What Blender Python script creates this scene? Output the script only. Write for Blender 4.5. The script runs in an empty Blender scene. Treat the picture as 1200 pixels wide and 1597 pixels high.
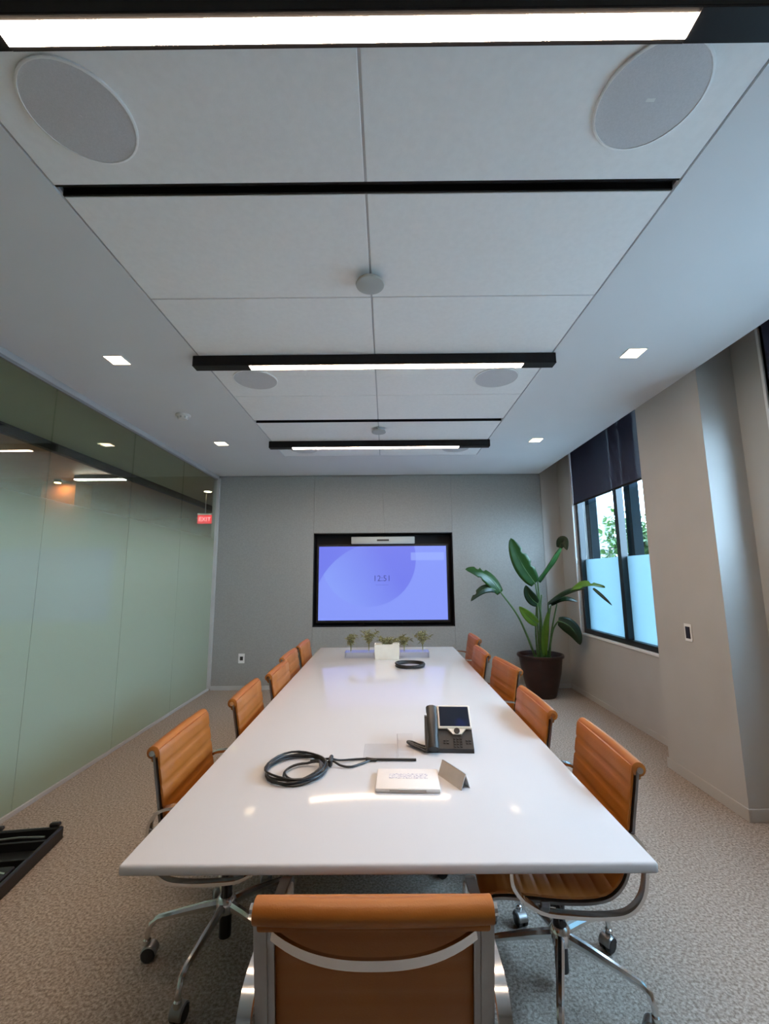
import bpy, bmesh, math, random
from mathutils import Vector, Matrix
random.seed(7)
PI = math.pi
C = bpy.context.scene.collection
scn = bpy.context.scene

# ------------------------------------------------------------------ camera
FPX, PITCH, ROLL, YAW, CAMH = 669.06, math.radians(8.495), math.radians(-0.433), math.radians(-0.19), 1.5
Fv = Vector((math.sin(YAW)*math.cos(PITCH), math.cos(YAW)*math.cos(PITCH), math.sin(PITCH)))
Rv = Vector((math.cos(YAW), -math.sin(YAW), 0)); Uv = Rv.cross(Fv)
R2 = Rv*math.cos(ROLL)+Uv*math.sin(ROLL); U2 = -Rv*math.sin(ROLL)+Uv*math.cos(ROLL)
cd = bpy.data.cameras.new('camera'); cam = bpy.data.objects.new('camera', cd); C.objects.link(cam)
cd.sensor_fit = 'HORIZONTAL'; cd.sensor_width = 36.0; cd.lens = FPX/1200*36; cd.clip_start = .05; cd.clip_end = 200
cam.matrix_world = Matrix(((R2.x, U2.x, -Fv.x, 0), (R2.y, U2.y, -Fv.y, 0), (R2.z, U2.z, -Fv.z, CAMH), (0, 0, 0, 1)))
scn.camera = cam

# ------------------------------------------------------------------ sky, exposure
w = bpy.data.worlds.new('sky'); scn.world = w; w.use_nodes = True
bg = w.node_tree.nodes['Background']; bg.inputs[0].default_value = (.52, .75, 1.0, 1); bg.inputs[1].default_value = 9.0
vs = scn.view_settings
vs.view_transform = 'Standard'; vs.look = 'None'; vs.gamma = 1; vs.exposure = 1.62; vs.use_curve_mapping = False
BAR_POWER = 30.0; DOWN_POWER = 7.0; CORR_POWER = 15.0

# ------------------------------------------------------------------ materials
def new_mat(name):
    m = bpy.data.materials.new(name); m.use_nodes = True
    nt = m.node_tree; return m, nt, nt.nodes['Principled BSDF']
def N(nt, typ, **kw):
    n = nt.nodes.new(typ)
    for k, v in kw.items(): setattr(n, k, v)
    return n
def math_(nt, op, a, b=None, clamp=False):
    n = nt.nodes.new('ShaderNodeMath'); n.operation = op; n.use_clamp = clamp
    for i, v in enumerate((a, b)):
        if v is None: continue
        if isinstance(v, (int, float)): n.inputs[i].default_value = v
        else: nt.links.new(v, n.inputs[i])
    return n.outputs[0]
def mixc(nt, fac, a, b):
    n = nt.nodes.new('ShaderNodeMix'); n.data_type = 'RGBA'
    if isinstance(fac, (int, float)): n.inputs[0].default_value = fac
    else: nt.links.new(fac, n.inputs[0])
    for i, v in ((6, a), (7, b)):
        if isinstance(v, tuple): n.inputs[i].default_value = (*v, 1)
        else: nt.links.new(v, n.inputs[i])
    return n.outputs[2]
def mat(name, col, rough=.5, metal=0, var=0, scale=20, bump=0, bscale=None, spec=.5, coat=0, stretch=None):
    m, nt, b = new_mat(name)
    b.inputs['Base Color'].default_value = (*col, 1); b.inputs['Roughness'].default_value = rough
    b.inputs['Metallic'].default_value = metal; b.inputs['Specular IOR Level'].default_value = spec
    b.inputs['Coat Weight'].default_value = coat; b.inputs['Coat Roughness'].default_value = .05
    if var or bump:
        tc = N(nt, 'ShaderNodeTexCoord'); src = tc.outputs['Object']
        if stretch:
            mp = N(nt, 'ShaderNodeMapping'); mp.inputs['Scale'].default_value = stretch
            nt.links.new(src, mp.inputs[0]); src = mp.outputs[0]
        no = N(nt, 'ShaderNodeTexNoise'); no.inputs['Scale'].default_value = scale; no.inputs['Detail'].default_value = 4
        nt.links.new(src, no.inputs['Vector'])
        if var:
            lo = tuple(c*(1-var) for c in col); hi = tuple(min(1, c*(1+var)) for c in col)
            f = math_(nt, 'MULTIPLY', math_(nt, 'SUBTRACT', no.outputs[0], .3), 2.5, True)
            nt.links.new(mixc(nt, f, lo, hi), b.inputs['Base Color'])
        if bump:
            n2 = no
            if bscale:
                n2 = N(nt, 'ShaderNodeTexNoise'); n2.inputs['Scale'].default_value = bscale; n2.inputs['Detail'].default_value = 3
                nt.links.new(src, n2.inputs['Vector'])
            bp = N(nt, 'ShaderNodeBump'); bp.inputs['Strength'].default_value = bump; bp.inputs['Distance'].default_value = .004
            nt.links.new(n2.outputs[0], bp.inputs['Height']); nt.links.new(bp.outputs[0], b.inputs['Normal'])
    return m
def emit(name, col, s, base=(.8, .8, .8)):
    m, nt, b = new_mat(name)
    b.inputs['Base Color'].default_value = (*base, 1)
    b.inputs['Emission Color'].default_value = (*col, 1); b.inputs['Emission Strength'].default_value = s
    return m
M = {}
M['paint'] = mat('wall_paint', (.445, .43, .405), .75, var=.03, scale=3, bump=.05, bscale=120)
M['fabric_wall'] = mat('wall_fabric', (.315, .315, .30), .9, var=.06, scale=60, bump=.15, bscale=300, spec=.2)
M['ceil'] = mat('ceiling_paint', (.72, .73, .74), .9, var=.015, scale=2, spec=.2)
M['acoustic'] = mat('acoustic_panel', (.88, .88, .87), .95, var=.02, scale=40, bump=.08, bscale=250, spec=.1)
M['plenum'] = mat('dark_gap', (.28, .28, .28), .9)
M['black'] = mat('black_metal', (.007, .007, .008), .5, spec=.25)
M['blackp'] = mat('black_plastic', (.010, .010, .011), .38, bump=.05, scale=90)
M['grille'] = mat('speaker_grille', (.60, .59, .60), .8, var=.05, scale=200, bump=.2, bscale=500)
M['whitep'] = mat('white_plastic', (.75, .75, .73), .4, var=.02, scale=10)
M['greyp'] = mat('grey_plastic', (.42, .44, .42), .5, var=.02, scale=10)
M['alu'] = mat('polished_aluminium', (.70, .69, .68), .16, 1, var=.03, scale=8)
M['alub'] = mat('satin_aluminium', (.30, .295, .29), .36, 1, var=.04, scale=30)
M['trim'] = mat('trim_grey', (.50, .51, .51), .5, .2, var=.03, scale=6)
M['white_trim'] = mat('white_trim', (.78, .78, .77), .5, var=.02, scale=8)
M['frame'] = mat('window_frame_dark', (.006, .011, .014), .4, var=.1, scale=12)
M['frame2'] = mat('window_outer_frame', (.003, .007, .009), .9, var=.1, scale=12, spec=.05)
M['table'] = mat('white_back_painted_glass', (.54, .53, .535), .075, var=.01, scale=2, spec=.11)
M['table_leg'] = mat('table_leg_metal', (.33, .30, .27), .4, .4, var=.05, scale=10)
M['pot'] = mat('glazed_brown_pot', (.022, .0065, .004), .40, var=.35, scale=9, bump=.1, bscale=25)
M['soil'] = mat('potting_soil', (.02, .014, .01), .95, var=.5, scale=60, bump=.6, bscale=60)
M['stalk'] = mat('plant_stalk', (.06, .13, .035), .45, var=.25, scale=20)
M['phone'] = mat('phone_plastic', (.022, .019, .017), .45, var=.06, scale=60)
M['phone2'] = mat('phone_key_plastic', (.011, .010, .0095), .4, var=.06, scale=60)
M['cream'] = mat('phone_bezel', (.72, .66, .58), .35, .3, var=.02, scale=30)
M['cable'] = mat('cable_rubber', (.010, .010, .011), .45, var=.1, scale=60)
M['paper'] = mat('cream_card', (.72, .67, .63), .55, var=.02, scale=30)
M['cardgrey'] = mat('tent_card', (.46, .41, .37), .5, var=.05, scale=30)
M['ceramic'] = mat('cream_ceramic', (.78, .76, .66), .4, var=.03, scale=20)
M['sprig'] = mat('dry_sprig', (.20, .19, .08), .7, var=.4, scale=30)
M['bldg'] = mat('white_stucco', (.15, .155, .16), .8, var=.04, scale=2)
M['bark'] = mat('tree_bark', (.10, .075, .055), .9, var=.3, scale=12, bump=.4, bscale=20)
M['ground'] = mat('outside_paving', (.24, .24, .23), .9, var=.1, scale=4)
M['corr_ceil'] = mat('corridor_ceiling', (.36, .38, .30), .85, var=.03, scale=3)
M['corr_wood'] = mat('corridor_brown_ceiling', (.26, .13, .062), .6, var=.12, scale=3, stretch=(1, 12, 1))
M['corr_wall'] = mat('corridor_wall', (.55, .55, .48), .85, var=.04, scale=3)
M['corr_dark'] = mat('corridor_end_dimmed', (.12, .10, .08), .7, var=.1, scale=3)  # dimness of the far corridor put into the wall colour
M['bar_on'] = emit('light_bar_diffuser', (1, .74, .54), BAR_POWER)
M['down_on'] = emit('downlight_diffuser', (1, .78, .50), DOWN_POWER)
M['corr_on'] = emit('corridor_light_diffuser', (1, .93, .85), CORR_POWER*2)
M['warm_on'] = emit('added_spot_lens', (1, .42, .10), 160)
M['exit_on'] = emit('exit_sign_red', (1, .02, .04), .55, (.05, .002, .002))
M['exit_letter'] = emit('exit_letters', (1, .45, .5), .9, (.1, .1, .1))

def leather():
    m, nt, b = new_mat('cognac_leather')
    tc = N(nt, 'ShaderNodeTexCoord')
    n1 = N(nt, 'ShaderNodeTexNoise'); n1.inputs['Scale'].default_value = 6; n1.inputs['Detail'].default_value = 5
    n2 = N(nt, 'ShaderNodeTexNoise'); n2.inputs['Scale'].default_value = 260; n2.inputs['Detail'].default_value = 2
    for n in (n1, n2): nt.links.new(tc.outputs['Object'], n.inputs['Vector'])
    nt.links.new(mixc(nt, n1.outputs[0], (.27, .075, .004), (.38, .118, .009)), b.inputs['Base Color'])
    b.inputs['Roughness'].default_value = .48
    bp = N(nt, 'ShaderNodeBump'); bp.inputs['Strength'].default_value = .18; bp.inputs['Distance'].default_value = .002
    nt.links.new(n2.outputs[0], bp.inputs['Height']); nt.links.new(bp.outputs[0], b.inputs['Normal'])
    return m
M['leather'] = leather()

def carpet():
    m, nt, b = new_mat('loop_carpet')
    tc = N(nt, 'ShaderNodeTexCoord')
    n1 = N(nt, 'ShaderNodeTexNoise'); n1.inputs['Scale'].default_value = 85; n1.inputs['Detail'].default_value = 3; n1.inputs['Roughness'].default_value = .7
    n2 = N(nt, 'ShaderNodeTexVoronoi'); n2.inputs['Scale'].default_value = 160
    n3 = N(nt, 'ShaderNodeTexNoise'); n3.inputs['Scale'].default_value = 1.2
    for n in (n1, n2, n3): nt.links.new(tc.outputs['Object'], n.inputs['Vector'])
    f = math_(nt, 'MULTIPLY', math_(nt, 'SUBTRACT', n1.outputs[0], .36), 3.6, True)
    c1 = mixc(nt, f, (.165, .13, .105), (.59, .50, .43))
    c2 = mixc(nt, math_(nt, 'MULTIPLY', n2.outputs[0], .5, True), c1, (.20, .165, .135))
    c3 = mixc(nt, math_(nt, 'MULTIPLY', n3.outputs[0], .3), c2, (.33, .28, .235))
    nt.links.new(c3, b.inputs['Base Color']); b.inputs['Roughness'].default_value = .98; b.inputs['Specular IOR Level'].default_value = .1
    bp = N(nt, 'ShaderNodeBump'); bp.inputs['Strength'].default_value = .5; bp.inputs['Distance'].default_value = .004
    nt.links.new(n1.outputs[0], bp.inputs['Height']); nt.links.new(bp.outputs[0], b.inputs['Normal'])
    return m
M['carpet'] = carpet()

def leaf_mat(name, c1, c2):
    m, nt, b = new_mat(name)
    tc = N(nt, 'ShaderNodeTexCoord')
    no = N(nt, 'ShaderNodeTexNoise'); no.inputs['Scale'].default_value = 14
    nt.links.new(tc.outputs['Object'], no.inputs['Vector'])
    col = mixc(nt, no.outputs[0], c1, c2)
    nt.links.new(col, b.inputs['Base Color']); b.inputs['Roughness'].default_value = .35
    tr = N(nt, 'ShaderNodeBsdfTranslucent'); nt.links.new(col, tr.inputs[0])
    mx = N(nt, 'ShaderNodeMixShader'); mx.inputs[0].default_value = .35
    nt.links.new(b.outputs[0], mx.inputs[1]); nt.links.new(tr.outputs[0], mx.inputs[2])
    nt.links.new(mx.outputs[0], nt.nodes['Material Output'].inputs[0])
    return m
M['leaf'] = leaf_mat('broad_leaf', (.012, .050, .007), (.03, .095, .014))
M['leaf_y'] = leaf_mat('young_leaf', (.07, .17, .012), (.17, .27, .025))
M['leaf_d'] = leaf_mat('leaf_shade_tone', (.006, .020, .005), (.014, .036, .009))  # leaf green darkened: shade on the leaves put into the colour
M['tree_leaf'] = leaf_mat('tree_leaf', (.010, .035, .006), (.05, .10, .02))

def glass_mat(name, tint, film_lo=None, film_hi=None, film_col=(.5, .6, .55), film_max=.95, ior=1.5):
    """clear tinted pane with a frosted film; the film fades out between heights film_lo and film_hi"""
    m, nt, b = new_mat(name); nt.nodes.remove(b)
    out = nt.nodes['Material Output']
    tp = N(nt, 'ShaderNodeBsdfTransparent'); tp.inputs[0].default_value = (*tint, 1)
    sh = tp.outputs[0]
    if film_lo is not None:
        tc = N(nt, 'ShaderNodeTexCoord'); sp = N(nt, 'ShaderNodeSeparateXYZ'); nt.links.new(tc.outputs['Object'], sp.inputs[0])
        mr = N(nt, 'ShaderNodeMapRange'); mr.interpolation_type = 'SMOOTHSTEP'
        mr.inputs['From Min'].default_value = film_lo; mr.inputs['From Max'].default_value = film_hi
        mr.inputs['To Min'].default_value = film_max; mr.inputs['To Max'].default_value = 0
        nt.links.new(sp.outputs[2], mr.inputs[0])
        tl = N(nt, 'ShaderNodeBsdfTranslucent'); tl.inputs[0].default_value = (*film_col, 1)
        df = N(nt, 'ShaderNodeBsdfDiffuse'); df.inputs[0].default_value = (*film_col, 1)
        a = N(nt, 'ShaderNodeMixShader'); a.inputs[0].default_value = .35
        nt.links.new(tl.outputs[0], a.inputs[1]); nt.links.new(df.outputs[0], a.inputs[2])
        mx = N(nt, 'ShaderNodeMixShader'); nt.links.new(mr.outputs[0], mx.inputs[0])
        nt.links.new(sh, mx.inputs[1]); nt.links.new(a.outputs[0], mx.inputs[2]); sh = mx.outputs[0]
    gl = N(nt, 'ShaderNodeBsdfGlossy'); gl.inputs['Roughness'].default_value = 0.0
    fr = N(nt, 'ShaderNodeFresnel')          # the ray passes straight through, so both faces use the same index
    ge = N(nt, 'ShaderNodeNewGeometry')
    nt.links.new(math_(nt, 'ADD', math_(nt, 'MULTIPLY', ge.outputs['Backfacing'], 1/ior-ior), ior), fr.inputs[0])
    m2 = N(nt, 'ShaderNodeMixShader'); nt.links.new(fr.outputs[0], m2.inputs[0])
    nt.links.new(sh, m2.inputs[1]); nt.links.new(gl.outputs[0], m2.inputs[2])
    nt.links.new(m2.outputs[0], out.inputs[0])
    return m
M['part_glass'] = glass_mat('partition_glass', (.86, .93, .88), 1.45, 2.50, (.57, .66, .555), .93)
M['win_film'] = glass_mat('window_frosted_pane', (.9, .95, .97), 5, 6, (.285, .385, .42), .96)
M['win_clear'] = glass_mat('window_clear_pane', (.92, .96, .97), ior=1.25)
M['acrylic'] = glass_mat('clear_acrylic', (.985, .985, .99), ior=1.3)
M['blue_acrylic'] = glass_mat('bluish_acrylic', (.92, .94, .995), ior=1.2)

def shade_mat():
    m, nt, b = new_mat('roller_shade_mesh')
    b.inputs['Base Color'].default_value = (.030, .034, .060, 1); b.inputs['Roughness'].default_value = .85
    tc = N(nt, 'ShaderNodeTexCoord'); no = N(nt, 'ShaderNodeTexNoise'); no.inputs['Scale'].default_value = 300
    nt.links.new(tc.outputs['Object'], no.inputs['Vector'])
    nt.links.new(mixc(nt, no.outputs[0], (.030, .034, .066), (.055, .060, .105)), b.inputs['Base Color'])
    tp = N(nt, 'ShaderNodeBsdfTransparent'); mx = N(nt, 'ShaderNodeMixShader'); mx.inputs[0].default_value = .05
    nt.links.new(b.outputs[0], mx.inputs[1]); nt.links.new(tp.outputs[0], mx.inputs[2])
    nt.links.new(mx.outputs[0], nt.nodes['Material Output'].inputs[0])
    return m
M['shade'] = shade_mat()

def screen_mat():
    m, nt, b = new_mat('display_picture')
    tc = N(nt, 'ShaderNodeTexCoord'); sp = N(nt, 'ShaderNodeSeparateXYZ'); nt.links.new(tc.outputs['Object'], sp.inputs[0])
    X, Z = sp.outputs[0], sp.outputs[2]          # metres from the screen centre
    def dist(cx, cz):
        a = math_(nt, 'SUBTRACT', X, cx); c = math_(nt, 'SUBTRACT', Z, cz)
        return math_(nt, 'SQRT', math_(nt, 'ADD', math_(nt, 'MULTIPLY', a, a), math_(nt, 'MULTIPLY', c, c)))
    inA = math_(nt, 'LESS_THAN', dist(-.20, .34), .67)
    inB = math_(nt, 'LESS_THAN', dist(.02, -.44), 1.02)
    light, dark, mid = (.255, .36, .95), (.165, .20, .83), (.235, .31, .93)
    g = math_(nt, 'ADD', math_(nt, 'MULTIPLY', X, .9), math_(nt, 'ADD', math_(nt, 'MULTIPLY', Z, .5), .78), True)
    cA = mixc(nt, g, light, dark)
    c = mixc(nt, inA, mid, cA)
    # upper-left corner outside the sweeping arc
    left = math_(nt, 'MULTIPLY', math_(nt, 'SUBTRACT', 1, inB), math_(nt, 'LESS_THAN', X, -.2))
    c = mixc(nt, left, c, dark)
    # lower left outside both
    c = mixc(nt, 0.0, c, light)
    # pale banner at the upper right
    def band(v, lo, hi): return math_(nt, 'MULTIPLY', math_(nt, 'GREATER_THAN', v, lo), math_(nt, 'LESS_THAN', v, hi))
    ban = math_(nt, 'MULTIPLY', band(X, .40, .87), band(Z, .31, .42))
    c = mixc(nt, math_(nt, 'MULTIPLY', ban, .5), c, (.36, .48, 1.0))
    # thin line below the clock
    lin = math_(nt, 'MULTIPLY', band(X, -.10, .08), band(Z, -.035, -.026))
    c = mixc(nt, math_(nt, 'MULTIPLY', lin, .4), c, (.10, .12, .5))
    b.inputs['Base Color'].default_value = (.01, .01, .012, 1); b.inputs['Roughness'].default_value = .3
    nt.links.new(c, b.inputs['Emission Color']); b.inputs['Emission Strength'].default_value = .33
    return m
M['screen'] = screen_mat()
def phone_screen():
    m, nt, b = new_mat('phone_display')
    tc = N(nt, 'ShaderNodeTexCoord'); no = N(nt, 'ShaderNodeTexNoise'); no.inputs['Scale'].default_value = 12
    nt.links.new(tc.outputs['Object'], no.inputs['Vector'])
    b.inputs['Base Color'].default_value = (.006, .007, .012, 1); b.inputs['Roughness'].default_value = .12
    f = math_(nt, 'MULTIPLY', math_(nt, 'SUBTRACT', no.outputs[0], .5), 4, True)
    nt.links.new(mixc(nt, f, (.002, .003, .008), (.01, .02, .12)), b.inputs['Emission Color']); b.inputs['Emission Strength'].default_value = .4
    return m
M['phone_screen'] = phone_screen()
def print_mat():
    m, nt, b = new_mat('printed_card')
    tc = N(nt, 'ShaderNodeTexCoord'); mp = N(nt, 'ShaderNodeMapping'); mp.inputs['Scale'].default_value = (1, 2.2, 1)
    nt.links.new(tc.outputs['Object'], mp.inputs[0])
    no = N(nt, 'ShaderNodeTexNoise'); no.inputs['Scale'].default_value = 130; nt.links.new(mp.outputs[0], no.inputs['Vector'])
    f = math_(nt, 'MULTIPLY', math_(nt, 'SUBTRACT', no.outputs[0], .46), 7, True)
    nt.links.new(mixc(nt, f, (.74, .70, .67), (.30, .27, .36)), b.inputs['Base Color']); b.inputs['Roughness'].default_value = .5
    return m
M['print'] = print_mat()

# ------------------------------------------------------------------ mesh helpers
def sm_angle(me, ang=35):
    for p in me.polygons: p.use_smooth = True
    me.set_sharp_from_angle(angle=math.radians(ang))
class MB:
    def __init__(s): s.bm = bmesh.new()
    def box(s, lo, hi, bev=0, seg=1, mtx=None):
        g = bmesh.ops.create_cube(s.bm, size=1)['verts']
        c = (Vector(lo)+Vector(hi))/2; d = Vector(hi)-Vector(lo)
        for v in g: v.co = Vector((v.co.x*d.x, v.co.y*d.y, v.co.z*d.z))+c
        if bev:
            es = list({e for v in g for e in v.link_edges})
            r = bmesh.ops.bevel(s.bm, geom=es, offset=bev, segments=seg, affect='EDGES', profile=.5)
            g = list({v for f in r['faces'] for v in f.verts} | {v for v in g if v.is_valid})
        if mtx is not None:
            for v in g: v.co = mtx @ v.co
        return s
    def poly(s, vs, fs):
        a = [s.bm.verts.new(v) for v in vs]
        for f in fs:
            try: s.bm.faces.new([a[i] for i in f])
            except ValueError: pass
        return s
    def grid(s, rows, close_u=False, close_v=False, cap=False):
        a = [[s.bm.verts.new(p) for p in r] for r in rows]
        nu, nv = len(a), len(a[0])
        for i in range(nu if close_u else nu-1):
            for j in range(nv if close_v else nv-1):
                q = [a[i][j], a[(i+1) % nu][j], a[(i+1) % nu][(j+1) % nv], a[i][(j+1) % nv]]
                s.bm.faces.new(q)
        if cap:
            s.bm.faces.new(a[0][::-1]); s.bm.faces.new(a[-1])
        return s
    def tube(s, path, r, n=8, closed=False, cap=True):
        path = [Vector(p) for p in path]; m = len(path); rows = []
        rr = r if isinstance(r, (list, tuple)) else [r]*m
        t0 = (path[1]-path[0]).normalized()
        up = Vector((0, 0, 1)) if abs(t0.z) < .9 else Vector((1, 0, 0))
        u = t0.cross(up).normalized()
        for i in range(m):
            if closed: t = (path[(i+1) % m]-path[i-1]).normalized()
            else: t = (path[min(i+1, m-1)]-path[max(i-1, 0)]).normalized()
            u = (u-t*u.dot(t)).normalized(); v = t.cross(u)
            rows.append([path[i]+(u*math.cos(a)+v*math.sin(a))*rr[i] for a in [2*PI*k/n for k in range(n)]])
        return s.grid(rows, close_u=closed, close_v=True, cap=cap and not closed)
    def lathe(s, prof, n=24, c=(0, 0, 0), axis='z'):
        rows = []
        for r, z in prof:
            row = []
            for k in range(n):
                a = 2*PI*k/n
                p = (r*math.cos(a), r*math.sin(a), z)
                if axis == 'x': p = (z, r*math.cos(a), r*math.sin(a))
                if axis == 'y': p = (r*math.sin(a), z, r*math.cos(a))
                row.append(Vector(p)+Vector(c))
            rows.append(row)
        return s.grid(rows, close_v=True, cap=True)
    def band(s, path, x0, x1, t, width_fn=None):
        """flat strip following a (y,z) path, spanning x0..x1, thickness t"""
        n = len(path); rows = []
        for i in range(n):
            a = Vector(path[max(i-1, 0)]); b = Vector(path[min(i+1, n-1)])
            d = (b-a).normalized(); nr = Vector((-d.y, d.x)); p = Vector(path[i])
            o, q = p+nr*t/2, p-nr*t/2
            rows.append([(x0, o.x, o.y), (x1, o.x, o.y), (x1, q.x, q.y), (x0, q.x, q.y)])
        return s.grid(rows, close_v=True, cap=True)
    def build(s, name, m, parent=None, smooth=35, loc=None, shift=None):
        bmesh.ops.recalc_face_normals(s.bm, faces=s.bm.faces)
        me = bpy.data.meshes.new(name); s.bm.to_mesh(me); s.bm.free()
        if shift is not None: me.transform(Matrix.Translation(-Vector(shift)))
        if smooth: sm_angle(me, smooth)
        me.materials.append(M[m])
        o = bpy.data.objects.new(name, me); C.objects.link(o)
        if parent: o.parent = parent
        if shift is not None: o.location = shift
        if loc is not None: o.location = loc
        return o
def spline(pts, n=8, closed=False):
    """Catmull-Rom through pts"""
    pts = [Vector(p) for p in pts]; out = []; m = len(pts)
    rng = range(m) if closed else range(m-1)
    for i in rng:
        if closed: p0, p1, p2, p3 = pts[i-1], pts[i], pts[(i+1) % m], pts[(i+2) % m]
        else: p0, p1, p2, p3 = pts[max(i-1, 0)], pts[i], pts[i+1], pts[min(i+2, m-1)]
        for k in range(n):
            t = k/n
            out.append(.5*((2*p1)+(p2-p0)*t+(2*p0-5*p1+4*p2-p3)*t*t+(3*p1-p0-3*p2+p3)*t**3))
    if not closed: out.append(pts[-1])
    return out
def empty(name, loc=(0, 0, 0), rz=0, parent=None):
    o = bpy.data.objects.new(name, None); C.objects.link(o); o.location = loc; o.rotation_euler = (0, 0, rz)
    o.empty_display_size = .1
    if parent: o.parent = parent
    return o
def tag(o, label, cat, group=None):
    o['label'] = label; o['category'] = cat
    if group: o['group'] = group
    return o
def struct(o, label=None, cat=None):
    o['kind'] = 'structure'
    if label: o['label'] = label
    if cat: o['category'] = cat
    return o
def dup(root):
    r = root.copy(); C.objects.link(r)
    for ch in list(root.children):
        c = ch.copy(); C.objects.link(c); c.parent = r
        for g in list(ch.children):
            d = g.copy(); C.objects.link(d); d.parent = c
    return r
def text_mesh(body, name, size, m, parent=None, extrude=.001):
    cu = bpy.data.curves.new(name, 'FONT'); cu.body = body; cu.size = size; cu.extrude = extrude
    cu.align_x = 'CENTER'; cu.align_y = 'CENTER'; cu.resolution_u = 3
    t = bpy.data.objects.new(name, cu); C.objects.link(t)
    bpy.context.view_layer.update()
    me = bpy.data.meshes.new_from_object(t.evaluated_get(bpy.context.evaluated_depsgraph_get()))
    bpy.data.objects.remove(t); bpy.data.curves.remove(cu)
    me.name = name; me.materials.clear(); me.materials.append(M[m])
    o = bpy.data.objects.new(name, me); C.objects.link(o)
    if parent: o.parent = parent
    return o

# ------------------------------------------------------------------ room shell
XL, XR, XW, YW, ZC, YN = -2.412, 2.209, 2.472, 6.04, 2.942, -3.2
XA, XM, XB = -1.225, -.066, 1.101
ZP = 3.42                                         # top of the shade pockets over the windows
XF = -7.2                                         # far side of the corridor
SILL, W1A, W1B, W2A, W2B = .775, 3.72, 5.60, .35, 2.635
P1A, P1B, P2B = 2.876, 3.627, .12                 # piers

struct(MB().box((XF, YN, -.1), (XW+.16, 10.2, 0)).build('floor', 'carpet', smooth=0), 'beige and grey flecked carpet floor', 'floor')

# ceiling: dark backing, plaster borders, acoustic panels
ceil = struct(MB().box((XL-.1, YN, ZC+.045), (XR, YW+.1, ZC+.12)).build('ceiling', 'plenum', smooth=0), 'grey ceiling with a central field of acoustic panels', 'ceiling')
G = .0045
def cpart(name, m, lo, hi, bev=.0015): return MB().box(lo, hi, bev).build(name, m, ceil, 0)
YE = 5.03
cpart('plaster_border', 'ceil', (XL-.02, YN, ZC), (XA-G, YW, ZC+.05), 0)
cpart('plaster_border', 'ceil', (XB+G, YN, ZC), (XR, YW, ZC+.05), 0)
cpart('plaster_border', 'ceil', (XA-G, YE+G, ZC), (XB+G, YW, ZC+.05), 0)
rows = [(YN, -2.2), (-2.2, -1.6), (-1.6, -1.0), (-1.0, -.40), (-.40, .20), (.20, .835), (.835, 1.392), (1.438, 2.052), (2.052, 2.665), (2.665, 3.283), (3.283, 3.822), (3.890, 4.475), (4.475, YE)]
for a, b in rows:
    for x0, x1 in ((XA, XM), (XM, XB)):
        cpart('acoustic_panel', 'acoustic', (x0+G, a+G*.7, ZC), (x1-G, b-G*.7, ZC+.035))
for x, a, b in ((XA, YN, YE), (XB, YN, YE)): cpart('seam_strip', 'trim', (x-G, a, ZC+.010), (x+G, b, ZC+.012), 0)
for a, b in ((YN, 1.392), (1.438, 3.822), (3.890, YE)): cpart('seam_strip', 'trim', (XM-G, a, ZC+.004), (XM+G, b, ZC+.006), 0)
for a, b in ((1.392, 1.438), (3.822, 3.890)):
    m = MB()
    m.box((XA+.004, a, ZC+.030), (XB-.004, b, ZC+.044)); m.box((XA+.004, a-.001, ZC+.002), (XB-.004, a+.006, ZC+.044)); m.box((XA+.004, b-.006, ZC+.002), (XB-.004, b+.001, ZC+.044))
    m.build('black_air_slot', 'black', ceil, 0)
# small cove bead along the glass head is part of the partition below

# back wall: core, fabric panels round a niche
TV = (-1.022, .936, .814, 2.105)
wb = MB()
for lo, hi in (((XF, YW+.03, 0), (TV[0], YW+.25, ZP)), ((TV[1], YW+.03, 0), (XW+.16, YW+.25, ZP)),
               ((TV[0], YW+.03, 0), (TV[1], YW+.25, TV[2])), ((TV[0], YW+.03, TV[3]), (TV[1], YW+.25, ZP))):
    if lo[0] == XF: lo = (XL-.08, lo[1], lo[2])
    wb.box(lo, hi)
wback = struct(wb.build('wall_back', 'paint', smooth=0), 'grey fabric panelled end wall with a black display niche', 'wall')
def wp(x0, x1, z0, z1): MB().box((x0+.0012, YW, z0), (x1-.0012, YW+.03, z1), .001).build('wall_panel', 'fabric_wall', wback, 0)
ZS = ZC-.012
wp(XL+.035, TV[0], .0, ZS); wp(TV[1], XR+.01, .0, ZS)
wp(TV[0], -.035, TV[3], ZS); wp(-.035, TV[1], TV[3], ZS); wp(TV[0], TV[1], .0, TV[2])
MB().box((XL, YW+.01, ZS), (XR, YW+.03, ZC)).build('shadow_gap', 'plenum', wback, 0)
MB().box((XR+.012, YW-.002, 0), (XW, YW+.03, ZP)).build('end_panel', 'paint', wback, 0)
n = MB(); D = YW+.2
n.box((TV[0], D, TV[2]), (TV[1], D+.02, TV[3])); n.box((TV[0], YW+.002, TV[2]), (TV[0]+.012, D, TV[3])); n.box((TV[1]-.012, YW+.002, TV[2]), (TV[1], D, TV[3]))
n.box((TV[0], YW+.002, TV[2]), (TV[1], D, TV[2]+.012)); n.box((TV[0], YW+.002, TV[3]-.012), (TV[1], D, TV[3]))
n.build('display_niche', 'black', wback, 0)
bb = struct(MB().box((XL+.035, YW-.010, 0), (XW, YW-.0005, .055), .002).build('baseboard_back', 'trim', smooth=0), 'low grey baseboard under the end wall', 'baseboard')

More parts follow.
